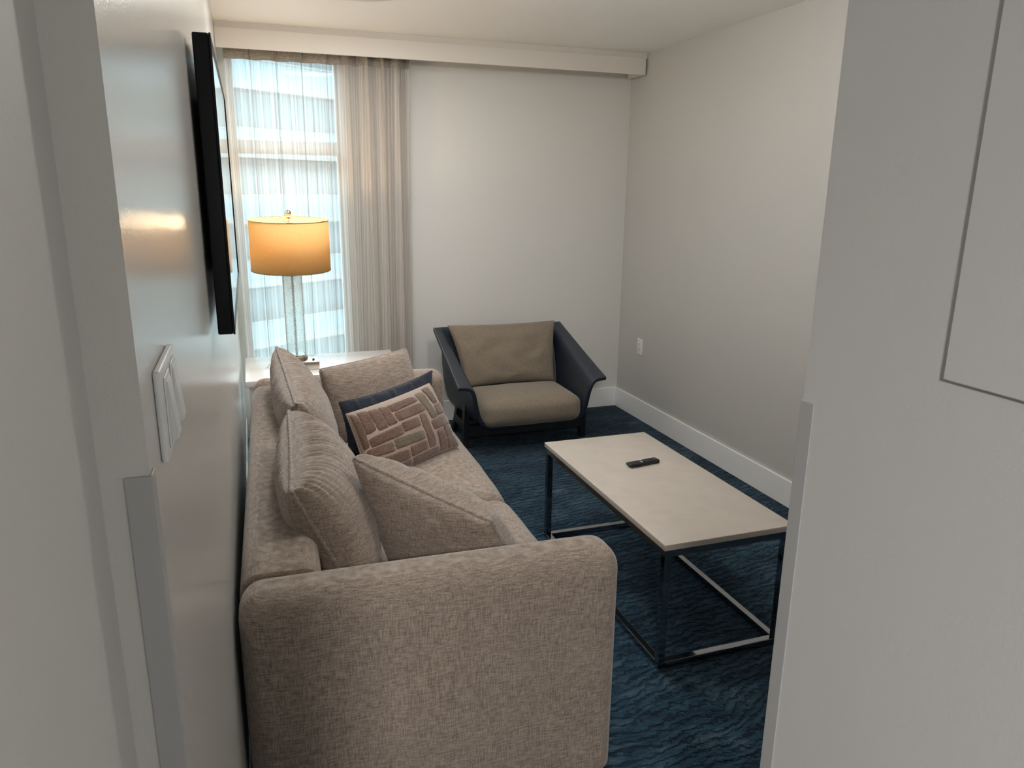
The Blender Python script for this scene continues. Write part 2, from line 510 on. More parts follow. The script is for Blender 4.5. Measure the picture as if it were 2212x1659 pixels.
# casing beside the camera
struct(boxes('trim_1', [((XQ, 0.30, 0), (XQ + 0.012, 0.384, ZC))], 'wall', bevel=0.003), 'painted door casing at the lower left edge')

# corner guards
def guard(name, lst, label):
    return tag(boxes(name, lst, 'guard', bevel=0.0008), label, 'corner guard')
g = 0.002
guard('corner_guard', [((XL - 0.021, YL - g, 0.143), (XL + g, YL, 1.352)), ((XL, YL, 0.143), (XL + g, YL + 0.021, 1.352))],
      'grey plastic corner guard on the left wall edge below the light switch')
guard('corner_guard', [((XP - g, YP - 0.021, 0.143), (XP, YP + g, 1.352)), ((XP, YP, 0.143), (XP + 0.021, YP + g, 1.352))],
      'grey plastic corner guard on the right wall edge beside the coffee table')

# painted panel on the right passage wall
pn = tag(boxes('wall_panel', [((XP - 0.0045, -0.15, 1.425), (XP, 0.530, 2.2))], 'wall', bevel=0.0012),
         'large painted flat panel mounted on the passage wall at the right edge', 'panel')

# valance: fascia board in front, narrow trim above it
val = thing('window_valance', 'long cream painted window valance under the ceiling', 'valance', (XL, 4.755, 2.335))
boxes('fascia', [((0.002, -0.018, 0), (XR - XL - 0.016, 0.0, 0.103))], 'valance', val, bevel=0.0015)
boxes('top_trim', [((0.002, -0.006, 0.1035), (XR - XL - 0.002, 0.012, 0.1375))], 'valance', val)
boxes('end_return', [((XR - XL - 0.034, 0.0005, 0.0), (XR - XL - 0.016, 0.2, 0.103))], 'valance', val)
boxes('curtain_track', [((0.01, 0.075, 0.07), (1.25, 0.10, 0.0895))], 'plastic', val)

# ------------------------------------------------------------------ window
win = bpy.data.objects.new('window_1', None); COL.objects.link(win); win.location = (WX0, YB + 0.05, WZ0)
struct(win, 'tall aluminium window behind the sheer curtain')
W_, H_ = WX1 - WX0, WZ1 - WZ0
fw = 0.045
boxes('window_jamb', [((0, 0, 0), (fw * 0.6, 0.07, H_))], 'frame', win, bevel=0.002)
boxes('window_jamb', [((W_ - fw * 0.35, 0, 0), (W_, 0.07, H_))], 'frame', win, bevel=0.002)
boxes('window_head', [((fw * 0.6, 0, H_ - fw), (W_ - fw * 0.35, 0.07, H_))], 'frame', win, bevel=0.002)
boxes('window_sill', [((fw * 0.6, 0, 0), (W_ - fw * 0.35, 0.07, fw))], 'frame', win, bevel=0.002)
tz = 1.788 - WZ0
boxes('transom', [((fw * 0.6, -0.005, tz), (W_ - fw * 0.35, 0.065, tz + 0.078))], 'frame', win, bevel=0.002)
boxes('pane', [((fw * 0.6, 0.03, fw), (W_ - fw * 0.35, 0.036, tz))], 'pane', win)
boxes('pane', [((fw * 0.6, 0.03, tz + 0.078), (W_ - fw * 0.35, 0.036, H_ - fw))], 'pane', win)

# portal that guides sampling of the sky through the window opening
pl = bpy.data.lights.new('window_portal', 'AREA'); pl.shape = 'RECTANGLE'; pl.size = W_ + 0.02; pl.size_y = H_ + 0.02
po = bpy.data.objects.new('window_portal', pl); COL.objects.link(po)
po.location = ((WX0 + WX1) / 2, YB + T + 0.01, (WZ0 + WZ1) / 2); po.rotation_euler = (math.radians(-90), 0, 0)
pl.cycles.is_portal = True

# ------------------------------------------------------------------ curtain
def curtain_shape(s, zf):
    """s: 0..1 across the gathered fabric, zf: 0 bottom .. 1 top -> x, y"""
    # left two thirds hang loosely, the right third is stacked
    if s < 0.55:
        x = -0.075 + (0.60 + 0.075) * (s / 0.55)
    else:
        x = 0.60 + 0.405 * ((s - 0.55) / 0.45)
    x += -0.012 * (1 - zf) * (1 if x > 0.6 else 0)
    loose = max(0, min(1, (x - 0.56) / 0.10))
    top = max(0.0, (zf - 0.90) / 0.10)
    ph = 2 * math.pi * ((x - 0.012) / 0.142)
    ph2 = 2 * math.pi * (x / 0.098 + 0.25)
    drift = 0.9 * math.sin(4.1 * x + 1.2 * zf) * (1 - zf)
    # soft scallops between pinched seams: sharp creases that point to the window
    a = (0.016 + 0.010 * (1 - zf)) * (1 - 0.35 * top)
    cr = abs(math.cos((ph + drift) / 2))
    y = (1 - loose) * (a * (1.0 - 2.0 * (1 - cr) ** 2) + 0.25 * a * math.sin(2.3 * ph + 1.1 + drift * 2))
    b = 0.048 - 0.010 * top
    y += loose * (b * math.sin(ph2 + 0.4 * drift) + 0.010 * math.sin(2.7 * ph2 + 0.7))
    x += loose * 0.020 * math.sin(2 * ph2) + (1 - loose) * 0.027 * math.sin(ph + drift)
    return x, 4.852 + y

def curtain_mesh(name, z0, z1, nx, nz, mat, parent, dy=0.0, wav=0.0):
    V = []; F = []; UV = []
    arc = 0.0; prev = None
    arcs = []
    for i in range(nx + 1):
        p = curtain_shape(i / nx, 0.6)
        if prev:
            arc += math.hypot(p[0] - prev[0], p[1] - prev[1])
        prev = p; arcs.append(arc)
    for j in range(nz + 1):
        for i in range(nx + 1):
            z = z0 + (z1 - z0) * j / nz
            zf = (z - 0.02) / 2.36
            x, y = curtain_shape(i / nx, zf)
            if wav and j == 0:
                z += wav * math.sin(2 * math.pi * (x / 0.142))
            V.append((x, y + dy, z)); UV.append((arcs[i], z))
    for j in range(nz):
        for i in range(nx):
            a = j * (nx + 1) + i
            F.append((a, a + 1, a + nx + 2, a + nx + 1))
    return obj_from(name, V, F, mat, parent, smooth=True, uvs=UV)
cur = thing('sheer_curtain', 'striped beige sheer curtain with pinch pleats hanging over the window', 'curtain', (0, 0, 0))
curtain_mesh('fabric', 0.02, 2.40, 560, 36, 'sheer', cur)
curtain_mesh('header', 2.297, 2.402, 560, 4, 'header', cur, dy=-0.002, wav=0.002)

# ------------------------------------------------------------------ building across the street
FD = Vector((0.83842, 0.54502, 0)).normalized()
ang = math.atan2(FD.y, FD.x)
bld = thing('apartment_building', 'pale high-rise across the street with banded balconies seen through the window', 'building',
            (2.2, 40.0, -24.0), ang)
FH = 3.0
nfl = 12
boxes('facade_wall', [((-40, 0.9, 0), (60, 14, nfl * FH))], 'facade', bld)
slab_me = None
for k in range(nfl + 1):
    z = k * FH
    o = boxes('balcony_slab', [((-40, -0.5, -0.16), (60, 0.9, 0.16))], 'concrete', bld) if slab_me is None else bpy.data.objects.new('balcony_slab', slab_me)
    if slab_me is None:
        slab_me = o.data
    else:
        COL.objects.link(o); o.parent = bld
    o.location = (0, 0, z)
rail_me = cap_me = pane_me = None
def inst(name, me, lst, mat, parent, loc):
    if me is None:
        o = boxes(name, lst, mat, parent); me = o.data
    else:
        o = bpy.data.objects.new(name, me); COL.objects.link(o); o.parent = parent
    o.location = loc
    return me
for k in range(2, nfl):
    rail_me = inst('glass_balustrade', rail_me, [((-40, -0.45, 0), (60, -0.42, 0.95))], 'railglass', bld, (0, 0, k * FH + 0.16))
    cap_me = inst('handrail', cap_me, [((-40, -0.48, 0), (60, -0.39, 0.07))], 'concrete', bld, (0, 0, k * FH + 1.11))
    for i in range(-6, 9):
        pane_me = inst('window_pane', pane_me, [((0, 0.84, 0), (1.7, 0.895, 2.2))], 'farglass', bld, (i * 2.3, 0, k * FH + 0.35))
struct(boxes('ground', [((-150, YB + 3, -24.2), (150, 250, -24.0))], 'street'))

# ------------------------------------------------------------------ television
tv = thing('television', 'thin black flat-screen television mounted on the left wall', 'television', (-0.063, 2.52, 1.26))
roundcube('cabinet', (-0.020, -0.665, 0.0), (0.0135, 0.665, 0.655), 0.004, 'tv', tv, k=2, n=2)
boxes('screen', [((0.0136, -0.659, 0.006), (0.0155, 0.659, 0.649))], 'screen', tv)
boxes('bezel', [((0.0136, -0.665, 0.0), (0.018, -0.6592, 0.655)), ((0.0136, 0.6592, 0.0), (0.018, 0.665, 0.655)),
                ((0.0136, -0.6592, 0.6492), (0.018, 0.6592, 0.655)), ((0.0136, -0.6592, 0.0), (0.018, 0.6592, 0.0058))], 'tv', tv)
boxes('wall_mount', [((-0.0335, -0.35, 0.12), (-0.0205, 0.35, 0.55))], 'tv', tv)

# ------------------------------------------------------------------ light switch on the left wall
sw = thing('light_switch', 'white two-gang light switch plate with raised rockers on the left wall', 'light switch', (XL, 0.85, 1.333))
roundcube('plate', (0, -0.080, 0.0), (0.0075, 0.062, 0.093), 0.003, 'plastic', sw, k=2, n=3)
for yc in (-0.042, 0.024):
    fr = boxes('rocker_frame', [((0.0076, yc - 0.022, 0.010), (0.0095, yc + 0.022, 0.083))], 'plastic', sw, bevel=0.0008)
    V = [(0.0096, yc - 0.016, 0.014), (0.0096, yc + 0.016, 0.014), (0.0096, yc + 0.016, 0.079), (0.0096, yc - 0.016, 0.079),
         (0.016, yc - 0.016, 0.018), (0.016, yc + 0.016, 0.018), (0.011, yc + 0.016, 0.076), (0.011, yc - 0.016, 0.076)]
    rk = obj_from('rocker', V, [(3, 2, 1, 0), (4, 5, 6, 7), (0, 1, 5, 4), (1, 2, 6, 5), (2, 3, 7, 6), (3, 0, 4, 7)], 'plastic', sw)

# ------------------------------------------------------------------ wall outlet on the right wall
ot = thing('wall_outlet', 'white duplex power outlet on the right wall behind the armchair', 'outlet', (XR, 4.632, 0.463))
roundcube('cover_plate', (-0.006, -0.036, 0), (0, 0.036, 0.115), 0.002, 'plastic', ot, k=2, n=2)
roundcube('insert', (-0.0085, -0.017, 0.024), (-0.0062, 0.017, 0.091), 0.001, 'plastic', ot, k=2, n=2)
for zc in (0.040, 0.074):
    boxes('slot', [((-0.0092, -0.008, zc), (-0.0086, -0.0055, zc + 0.009))], 'slot', ot)
    boxes('slot', [((-0.0092, 0.0055, zc), (-0.0086, 0.008, zc + 0.009))], 'slot', ot)
    boxes('slot', [((-0.0092, -0.0025, zc - 0.010), (-0.0086, 0.0025, zc - 0.005))], 'slot', ot)
for zc in (0.010, 0.104):
    boxes('screw', [((-0.0068, -0.003, zc - 0.003), (-0.0061, 0.003, zc + 0.003))], 'button', ot)

# ------------------------------------------------------------------ sofa
SROT = math.radians(-1.4)
SX, SY = -0.0875, 1.625
sofa = thing('sofa', 'taupe woven two-seat sofa with low back along the left wall', 'sofa', (SX, SY, 0), SROT)
SL, SD, SH = 2.19, 0.965, 0.685
AW = 0.15
roundcube('arm', (0.0, -0.012, 0.012), (SD, AW, SH), (0.06, 0.062, 0.066), 'sofa', sofa, k=6, n=10, crown=(0.0, 0.006, 0.004), flat=True)
roundcube('arm', (0.0, SL - AW, 0.012), (SD - 0.02, SL, SH), (0.06, 0.062, 0.066), 'sofa', sofa, k=6, n=10, crown=(0.0, 0.006, 0.004), flat=True)
roundcube('back', (0.0, AW - 0.004, 0.012), (0.20, SL - AW + 0.004, SH - 0.012), (0.05, 0.012, 0.05), 'sofa', sofa, k=5, n=10, crown=(0.0, 0, 0.006), flat=True)
roundcube('seat_base', (0.15, AW - 0.004, 0.045), (SD - 0.06, SL - AW + 0.004, 0.27), 0.02, 'sofa', sofa, k=3, n=6)
mid = 0.985
for (y0, y1, sd) in ((AW + 0.002, mid - 0.002, 1.0), (mid + 0.002, SL - AW - 0.002, 5.0)):
    c = roundcube('seat_cushion', (0.17, y0, 0.262), (SD - 0.005, y1, 0.435), (0.075, 0.05, 0.07), 'sofa', sofa, k=6, n=12,
                  crown=(0.012, 0.0, 0.03), wob=0.004, seed=sd)
    # piping along the front top edge
for (lx, ly) in ((0.06, 0.07), (SD - 0.08, 0.07), (0.06, SL - 0.07), (SD - 0.08, SL - 0.07)):
    boxes('leg', [((lx - 0.025, ly - 0.025, 0), (lx + 0.025, ly + 0.025, 0.0118))], 'black', sofa)

# ------------------------------------------------------------------ loose cushions
class Pillow:
    """knife-edge cushion stretched between four world corners (bottom left, bottom right, top right, top left)"""
    def __init__(s, bl, br, tr, tl, tf, tb, pinch=0.06, power=0.42, gather=(0, 0, 0, 0), gfreq=70, seed=0.0, wrinkle=0.0, skew=0.0):
        s.c = [Vector(x) for x in (bl, br, tr, tl)]
        s.tf, s.tb, s.pinch, s.power, s.gather, s.gfreq, s.seed, s.wrinkle, s.skew = tf, tb, pinch, power, gather, gfreq, seed, wrinkle, skew
        a, b, c, d = s.c
        s.n = ((b - a) + (c - d)).cross((d - a) + (c - b)).normalized()
        s.w = ((b - a).length + (c - d).length) / 2
        s.h = ((d - a).length + (c - b).length) / 2
    def base(s, u, v):
        uu = u * (1 - s.pinch * (1 - v * v)); vv = v * (1 - s.pinch * (1 - u * u) * s.w / s.h * 0.8)
        p, q = (uu + 1) / 2, (vv + 1) / 2
        a, b, c, d = s.c
        return (a * (1 - p) + b * p) * (1 - q) + (d * (1 - p) + c * p) * q
    def surf(s, u, v, side, off=0.0):
        e = max(0.0, (1 - u * u)) * max(0.0, (1 - v * v * (1 - s.skew) - s.skew * v * abs(v) if False else 1 - v * v))
        t = (s.tf if side > 0 else s.tb) * e ** s.power
        # gathers along the seams (order: bottom, right, top, left); near a seam they push outward, further in along the normal
        a, b, c, d = s.c
        uu, vv = ((b - a) + (c - d)).normalized(), ((d - a) + (c - b)).normalized()
        disp = Vector((0, 0, 0))
        for idx, (dist, par, out) in enumerate((((v + 1) * s.h / 2, u * s.w / 2, -vv), ((1 - u) * s.w / 2, v * s.h / 2, uu),
                                               ((1 - v) * s.h / 2, u * s.w / 2, vv), ((u + 1) * s.w / 2, v * s.h / 2, -uu))):
            gth = s.gather[idx]
            if gth and dist < 0.16:
                ph = noise.noise(Vector((par * 11 + s.seed, side * 3.1, idx * 7.0))) * 4.0
                amp = 0.35 + 1.3 * abs(noise.noise(Vector((par * 8 + s.seed * 2, side * 5.0, 2.0))))
                fall = 0.022 + 0.05 * (0.5 + 0.5 * noise.noise(Vector((par * 16 + s.seed, 4.0, side * 2.0))))
                k = gth * amp * math.sin(par * s.gfreq + ph + dist * 5) * (dist / 0.010 if dist < 0.010 else math.exp(-(dist - 0.010) / fall))
                w = math.exp(-dist / 0.022)
                disp += (s.n * (side * (1 - w)) + out * w).normalized() * k
        k = 0.0
        if s.wrinkle:
            k += s.wrinkle * noise.noise(Vector((u * 3 + s.seed, v * 3, side * 2.0))) * min(1, e * 3)
        return s.base(u, v) + s.n * (side * (t + k) + side * off) + disp
    def build(s, name, label, cat, mat, pipe=None, prad=0.0065, n=90, nu=90, group=None):
        par = [math.sin(math.pi / 2 * (-1 + 2 * i / n)) for i in range(n + 1)]
        paru = [0.5 * math.sin(math.pi / 2 * (-1 + 2 * i / nu)) + 0.5 * (-1 + 2 * i / nu) for i in range(nu + 1)]
        V = []; F = []; base = Vector((0, 0, min(c.z for c in s.c)))
        ctr = sum(s.c, Vector()) / 4; base.x, base.y = ctr.x, ctr.y
        idx = {}
        for side in (1, -1):
            for j, v in enumerate(par):
                for i, u in enumerate(paru):
                    if side < 0 and (i in (0, nu) or j in (0, n)):
                        idx[(side, i, j)] = idx[(1, i, j)]; continue
                    idx[(side, i, j)] = len(V)
                    V.append(s.surf(u, v, side) - base)
            for j in range(n):
                for i in range(nu):
                    q = (idx[(side, i, j)], idx[(side, i + 1, j)], idx[(side, i + 1, j + 1)], idx[(side, i, j + 1)])
                    F.append(q if side > 0 else q[::-1])
        o = obj_from(name, V, F, mat, None, loc=base, smooth=True)
        tag(o, label, cat, group)
        s.o, s.loc = o, base
        if pipe:
            m = 60; P = []
            def wig(a):
                return s.n * (0.0022 * math.sin(a * 23 + s.seed))
            for i in range(m): P.append(s.base(-1 + 2 * i / m, -1) - base + wig(i / m * 6))
            for i in range(m): P.append(s.base(1, -1 + 2 * i / m) - base + wig(i / m * 6 + 1))
            for i in range(m): P.append(s.base(1 - 2 * i / m, 1) - base + wig(i / m * 6 + 2))
            for i in range(m): P.append(s.base(-1, 1 - 2 * i / m) - base + wig(i / m * 6 + 3))
            tube('piping', P, prad, pipe, o, n=8, closed=True)
        return o

GRP = 'taupe cushions on the sofa'
# normals: (br-bl) x (tl-bl): looking at the front face, u runs left to right
Pillow(bl=(0.215, 2.74, 0.44), br=(0.245, 3.60, 0.44), tr=(0.088, 3.62, 0.865), tl=(0.122, 2.76, 0.82), tf=0.125, tb=0.105, power=0.34,
       gather=(0.001, 0.002, 0.0050, 0.001), gfreq=225, seed=1.3, wrinkle=0.004, pinch=0.03).build(
    'back_cushion', 'plump taupe back cushion at the far end nearest the lamp', 'cushion', 'pillow', 'piping', nu=260, group=GRP)
Pillow(bl=(0.235, 1.90, 0.44), br=(0.225, 2.72, 0.44), tr=(0.092, 2.70, 0.815), tl=(0.060, 1.99, 0.795), tf=0.165, tb=0.105, power=0.34,
       gather=(0.001, 0.002, 0.0050, 0.0015), gfreq=225, seed=4.7, wrinkle=0.004, pinch=0.03).build(
    'back_cushion', 'plump taupe back cushion beside the near arm with gathered top seam', 'cushion', 'pillow', 'piping', nu=260, group=GRP)
Pillow(bl=(0.300, 3.36, 0.44), br=(0.800, 3.44, 0.44), tr=(0.690, 3.57, 0.830), tl=(0.270, 3.50, 0.772), tf=0.085, tb=0.075, power=0.33,
       gather=(0.001, 0.001, 0.0022, 0.001), gfreq=90, seed=9.1, wrinkle=0.004, pinch=0.03).build(
    'accent_cushion', 'square taupe cushion leaning on the far arm behind the navy pillow', 'cushion', 'pillow', 'piping', group=GRP)
Pillow(bl=(0.735, 1.955, 0.445), br=(0.350, 2.14, 0.452), tr=(0.250, 2.155, 0.812), tl=(0.612, 1.93, 0.655), tf=0.15, tb=0.055, power=0.25,
       gather=(0.001, 0.001, 0.004, 0.001), gfreq=60, seed=2.9, wrinkle=0.005, pinch=0.02).build(
    'accent_cushion', 'taupe cushion slumped against the near arm with piped top edge', 'cushion', 'pillow', 'piping', group=GRP)
Pillow(bl=(0.315, 2.905, 0.44), br=(0.785, 3.275, 0.44), tr=(0.775, 3.375, 0.762), tl=(0.310, 3.095, 0.722), tf=0.05, tb=0.045,
       gather=(0.001, 0.001, 0.004, 0.001), gfreq=75, seed=6.2, wrinkle=0.005, pinch=0.085).build(
    'navy_pillow', 'dark navy velvet lumbar pillow behind the brick patterned one', 'pillow', 'navy', 'navy', prad=0.003)
EP = Pillow(bl=(0.384, 2.79, 0.445), br=(0.845, 3.165, 0.450), tr=(0.742, 3.29, 0.724), tl=(0.326, 3.0, 0.696), tf=0.068, tb=0.045,
            seed=3.3, wrinkle=0.004, pinch=0.035, power=0.38)
ep = EP.build('brick_pillow', 'pinkish lumbar pillow with raised brown brick patches', 'pillow', 'brickground', 'brickground', prad=0.0025)
# raised plush patches: corners in pillow coordinates (top left, top right, bottom right, bottom left)
PATCH = [[(-0.975, 0.975), (-0.906, 0.866), (-0.917, -0.071), (-0.975, -0.083)],
         [(-0.864, 0.933), (-0.703, 0.866), (-0.715, 0.278), (-0.887, 0.25)],
         [(-0.692, 0.867), (-0.497, 0.834), (-0.487, 0.222), (-0.672, 0.214)],
         [(-0.48, 0.838), (-0.33, 0.799), (-0.278, 0.234), (-0.473, 0.241)],
         [(-0.322, 0.793), (0.339, 0.792), (0.383, 0.636), (-0.29, 0.578)],
         [(-0.277, 0.529), (0.435, 0.52), (0.438, 0.281), (-0.269, 0.267)],
         [(0.372, 0.856), (0.596, 0.835), (0.669, -0.008), (0.498, -0.054)],
         [(0.614, 0.891), (0.814, 0.94), (0.85, 0.385), (0.729, 0.373)],
         [(0.707, 0.331), (0.963, 0.344), (0.908, 0.038), (0.677, 0.02)],
         [(0.43, -0.082), (0.964, -0.044), (0.975, -0.315), (0.439, -0.345)],
         [(0.217, 0.231), (0.373, 0.22), (0.394, -0.785), (0.222, -0.78)],
         [(-0.224, 0.178), (0.185, 0.173), (0.185, -0.077), (-0.208, -0.07)],
         [(-0.901, 0.12), (-0.229, 0.138), (-0.218, -0.114), (-0.886, -0.096)],
         [(-0.483, -0.161), (0.192, -0.238), (0.182, -0.472), (-0.485, -0.418)],
         [(-0.975, -0.123), (-0.503, -0.207), (-0.496, -0.446), (-0.975, -0.32)],
         [(-0.836, -0.48), (-0.234, -0.564), (-0.219, -0.788), (-0.806, -0.727)],
         [(-0.214, -0.529), (0.187, -0.54), (0.188, -0.741), (-0.194, -0.771)],
         [(0.488, -0.39), (0.667, -0.397), (0.661, -0.975), (0.49, -0.975)],
         [(0.69, -0.341), (0.969, -0.33), (0.866, -0.661), (0.698, -0.681)],
         [(0.683, -0.72), (0.906, -0.682), (0.975, -0.923), (0.691, -0.969)],
         [(-0.185, -0.836), (0.444, -0.822), (0.499, -0.975), (-0.156, -0.975)],
         [(-0.702, -0.809), (-0.202, -0.852), (-0.161, -0.975), (-0.596, -0.975)],
         [(-0.975, -0.449), (-0.845, -0.48), (-0.799, -0.764), (-0.975, -0.745)],
         [(0.815, -0.917), (0.975, -0.92), (0.975, -0.975), (0.843, -0.975)]]
OLIVE = {6, 13}
for pi_, quad in enumerate(PATCH):
    g_ = 0.018
    tl_, tr_, br_, bl_ = [Vector(q) + Vector(d) for q, d in zip(quad, ((-g_, g_ * 1.5), (g_, g_ * 1.5), (g_, -g_ * 1.5), (-g_, -g_ * 1.5)))]
    N = 10; V = []; F = []
    for j in range(N + 1):
        for i in range(N + 1):
            a, b = -1 + 2 * i / N, -1 + 2 * j / N
            # soften the corners of the patch
            aa = a * math.sqrt(1 - 0.13 * b * b * b * b); bb = b * math.sqrt(1 - 0.13 * a * a * a * a)
            p, q = (aa + 1) / 2, (bb + 1) / 2
            w = (bl_ * (1 - p) + br_ * p) * (1 - q) + (tl_ * (1 - p) + tr_ * p) * q
            jit = 0.012 * noise.noise(Vector((a * 3 + pi_ * 5.3, b * 3, 1.7))) if max(abs(a), abs(b)) > 0.95 else 0
            edge = max(abs(a), abs(b))
            hgt = 0.0045 if edge < 0.85 else (0.0038 if edge < 0.99 else -0.0015)
            V.append(EP.surf(max(-.985, min(.985, w.x + jit)), max(-.985, min(.985, w.y + jit)), 1, hgt) - EP.loc)
    for j in range(N):
        for i in range(N):
            k = j * (N + 1) + i
            F.append((k, k + 1, k + N + 2, k + N + 1))
    obj_from('brick_patch', V, F, 'brickolive' if pi_ in OLIVE else 'brickpatch', ep, smooth=True)

# ------------------------------------------------------------------ coffee table
CT = thing('coffee_table', 'rectangular coffee table with beige stone top on a chrome bar frame', 'coffee table', (1.476, 2.492, 0))
hx, hy, th = 0.258, 0.541, 0.473
roundcube('table_top', (-hx, -hy, th - 0.022), (hx, hy, th), 0.0025, 'quartz', CT, k=2, n=3)
b = 0.026
fx, fy = hx - 0.006, hy - 0.006
zt = th - 0.0225
for sx in (-1, 1):
    for sy in (-1, 1):
        x0 = sx * fx - (b if sx > 0 else 0); y0 = sy * fy - (b if sy > 0 else 0)
        boxes('leg', [((x0, y0, 0.0), (x0 + b, y0 + b, zt))], 'chrome', CT, bevel=0.0015)
for sx in (-1, 1):
    x0 = sx * fx - (b if sx > 0 else 0)
    for z0 in (0.0, zt - b):
        boxes('side_bar', [((x0, -fy + b, z0), (x0 + b, fy - b, z0 + b))], 'chrome', CT, bevel=0.0015)
for sy in (-1, 1):
    y0 = sy * fy - (b if sy > 0 else 0)
    for z0 in (0.0, zt - b):
        boxes('end_bar', [((-fx + b, y0, z0), (fx - b, y0 + b, z0 + b))], 'chrome', CT, bevel=0.0015)

# ------------------------------------------------------------------ remote control
RM = thing('remote_control', 'slim black remote control lying on the coffee table', 'remote control', (1.511, 2.640, 0.4735), math.radians(9.0))
ro = roundcube('body', (-0.077, -0.0195, 0.0), (0.077, 0.0195, 0.0165), (0.006, 0.006, 0.005), 'remote', RM, k=3, n=4)
for v in ro.data.vertices:                      # underside tapers toward the left end
    if v.co.z < 0.008:
        t_ = max(0, (-v.co.x - 0.03) / 0.047)
        v.co.z += 0.006 * t_
for i, (bx, by, big) in enumerate([(-0.012, 0.0, 1), (-0.022, 0.010, 1), (-0.006, 0.011, 2), (0.004, -0.009, 0), (0.018, 0.008, 0), (0.022, -0.008, 0),
                                   (0.035, 0.008, 0), (0.036, -0.006, 0), (0.050, 0.006, 0), (0.062, 0.0, 1), (-0.014, -0.010, 2)]):
    roundcube('button', (bx - 0.004, by - 0.003, 0.0166), (bx + 0.004, by + 0.003, 0.0180), 0.0008,
              'button_white' if big == 2 and i > 0 else ('button' if big else 'remote'), RM, k=2, n=2)

# ------------------------------------------------------------------ armchair
AC = thing('armchair', 'low lounge armchair with dark navy leather shell and taupe cushions in the corner', 'armchair', (1.572, 4.45, 0))
# cross sections (half): points from the centre of the floor of the shell to the lip; front and rear versions
FR = [(0.0, 0.165), (0.20, 0.163), (0.275, 0.170), (0.325, 0.198), (0.348, 0.245), (0.360, 0.310), (0.370, 0.375), (0.380, 0.420),
      (0.396, 0.445), (0.425, 0.456), (0.478, 0.458)]
RE = [(0.0, 0.185), (0.24, 0.185), (0.335, 0.197), (0.382, 0.232), (0.400, 0.300), (0.405, 0.420), (0.402, 0.550), (0.392, 0.630),
      (0.394, 0.668), (0.415, 0.684), (0.455, 0.690)]
def fr_y(k):   # local y of the front edge at profile index k (the front edge leans back toward the floor)
    return -0.36 + 0.15 * (1 - min(1, k / 7.0)) ** 1.2
def re_y(k):
    zf = (RE[k][1] - 0.185) / 0.505
    return 0.20 + 0.16 * zf
prof_n = len(FR)
order = [(-1, k) for k in range(prof_n - 1, 0, -1)] + [(1, k) for k in range(prof_n)]
NY = 14
V = []; F = []
for j in range(NY + 1):
    t = j / NY
    for s_, k in order:
        zf_ = t ** 1.05
        x = FR[k][0] * (1 - t) + RE[k][0] * t
        z = FR[k][1] * (1 - zf_) + RE[k][1] * zf_
        y = fr_y(k) * (1 - t) + re_y(k) * t
        V.append((s_ * x + 0.03 * (1 - t) * max(0, 1 - (z - 0.16) / 0.2), y, z))
NC = len(order)
for j in range(NY):
    for i in range(NC - 1):
        a = j * NC + i
        F.append((a, a + 1, a + NC + 1, a + NC))
# back panel: close the rear section between matching left / right points
rows = []
for k in range(0, prof_n):
    li = NY * NC + (prof_n - 1 - k); ri = NY * NC + (prof_n - 1 + k)
    rows.append((li, ri))
NB = 8
grid = []
for k, (li, ri) in enumerate(rows):
    row = [li]
    a_, b_ = Vector(V[li]), Vector(V[ri])
    if k == 0:
        grid.append([li]); continue
    for m_ in range(1, NB):
        p = a_.lerp(b_, m_ / NB)
        p.y += 0.03 * (1 - (2 * m_ / NB - 1) ** 2)
        row.append(len(V)); V.append(tuple(p))
    row.append(ri)
    grid.append(row)
for k in range(1, len(grid) - 1):
    for m_ in range(NB):
        F.append((grid[k][m_], grid[k + 1][m_], grid[k + 1][m_ + 1], grid[k][m_ + 1]))
for m_ in range(NB):
    F.append((grid[0][0], grid[1][m_], grid[1][m_ + 1]))
shell = obj_from('shell', V, F, 'leather', AC, smooth=True)
bm = bmesh.new(); bm.from_mesh(shell.data)
bmesh.ops.recalc_face_normals(bm, faces=bm.faces)
bm.to_mesh(shell.data); bm.free()
sd = shell.modifiers.new('thickness', 'SOLIDIFY'); sd.thickness = 0.026; sd.offset = 0.0
bv = shell.modifiers.new('soft_edge', 'BEVEL'); bv.width = 0.008; bv.segments = 2; bv.limit_method = 'ANGLE'; bv.angle_limit = math.radians(60)
ss = shell.modifiers.new('smooth', 'SUBSURF'); ss.levels = 1; ss.render_levels = 1
# stitched seam along each lip
for s_ in (-1, 1):
    P = []
    for j in range(NY + 1):
        t = j / NY; zf_ = t ** 1.05; k = prof_n - 1
        P.append((s_ * ((FR[k][0] * (1 - t) + RE[k][0] * t) - 0.004), fr_y(k) * (1 - t) + re_y(k) * t, FR[k][1] * (1 - zf_) + RE[k][1] * zf_ + 0.0125))
    tube('seam', P, 0.0013, 'stitch', shell, n=6)
roundcube('seat_cushion', (-0.305, -0.315, 0.182), (0.345, 0.13, 0.345), (0.06, 0.055, 0.055), 'chairfab', AC, k=6, n=12, crown=(0.0, 0.015, 0.022), wob=0.003, seed=3)
# back cushion: built as a pillow in world space, then handed to the chair
BP = Pillow(bl=(1.572 - 0.30, 4.575, 0.335), br=(1.572 + 0.325, 4.575, 0.335), tr=(1.572 + 0.385, 4.74, 0.722), tl=(1.572 - 0.375, 4.74, 0.722),
            tf=0.085, tb=0.06, power=0.34, gather=(0, 0.001, 0.001, 0.001), gfreq=50, seed=8.0, wrinkle=0.011, pinch=0.045)
bc = BP.build('back_cushion', 'x', 'x', 'chairfab')
for key in ('label', 'category'):
    del bc[key]
bc.parent = AC; bc.location = Vector(bc.location) - Vector(AC.location)
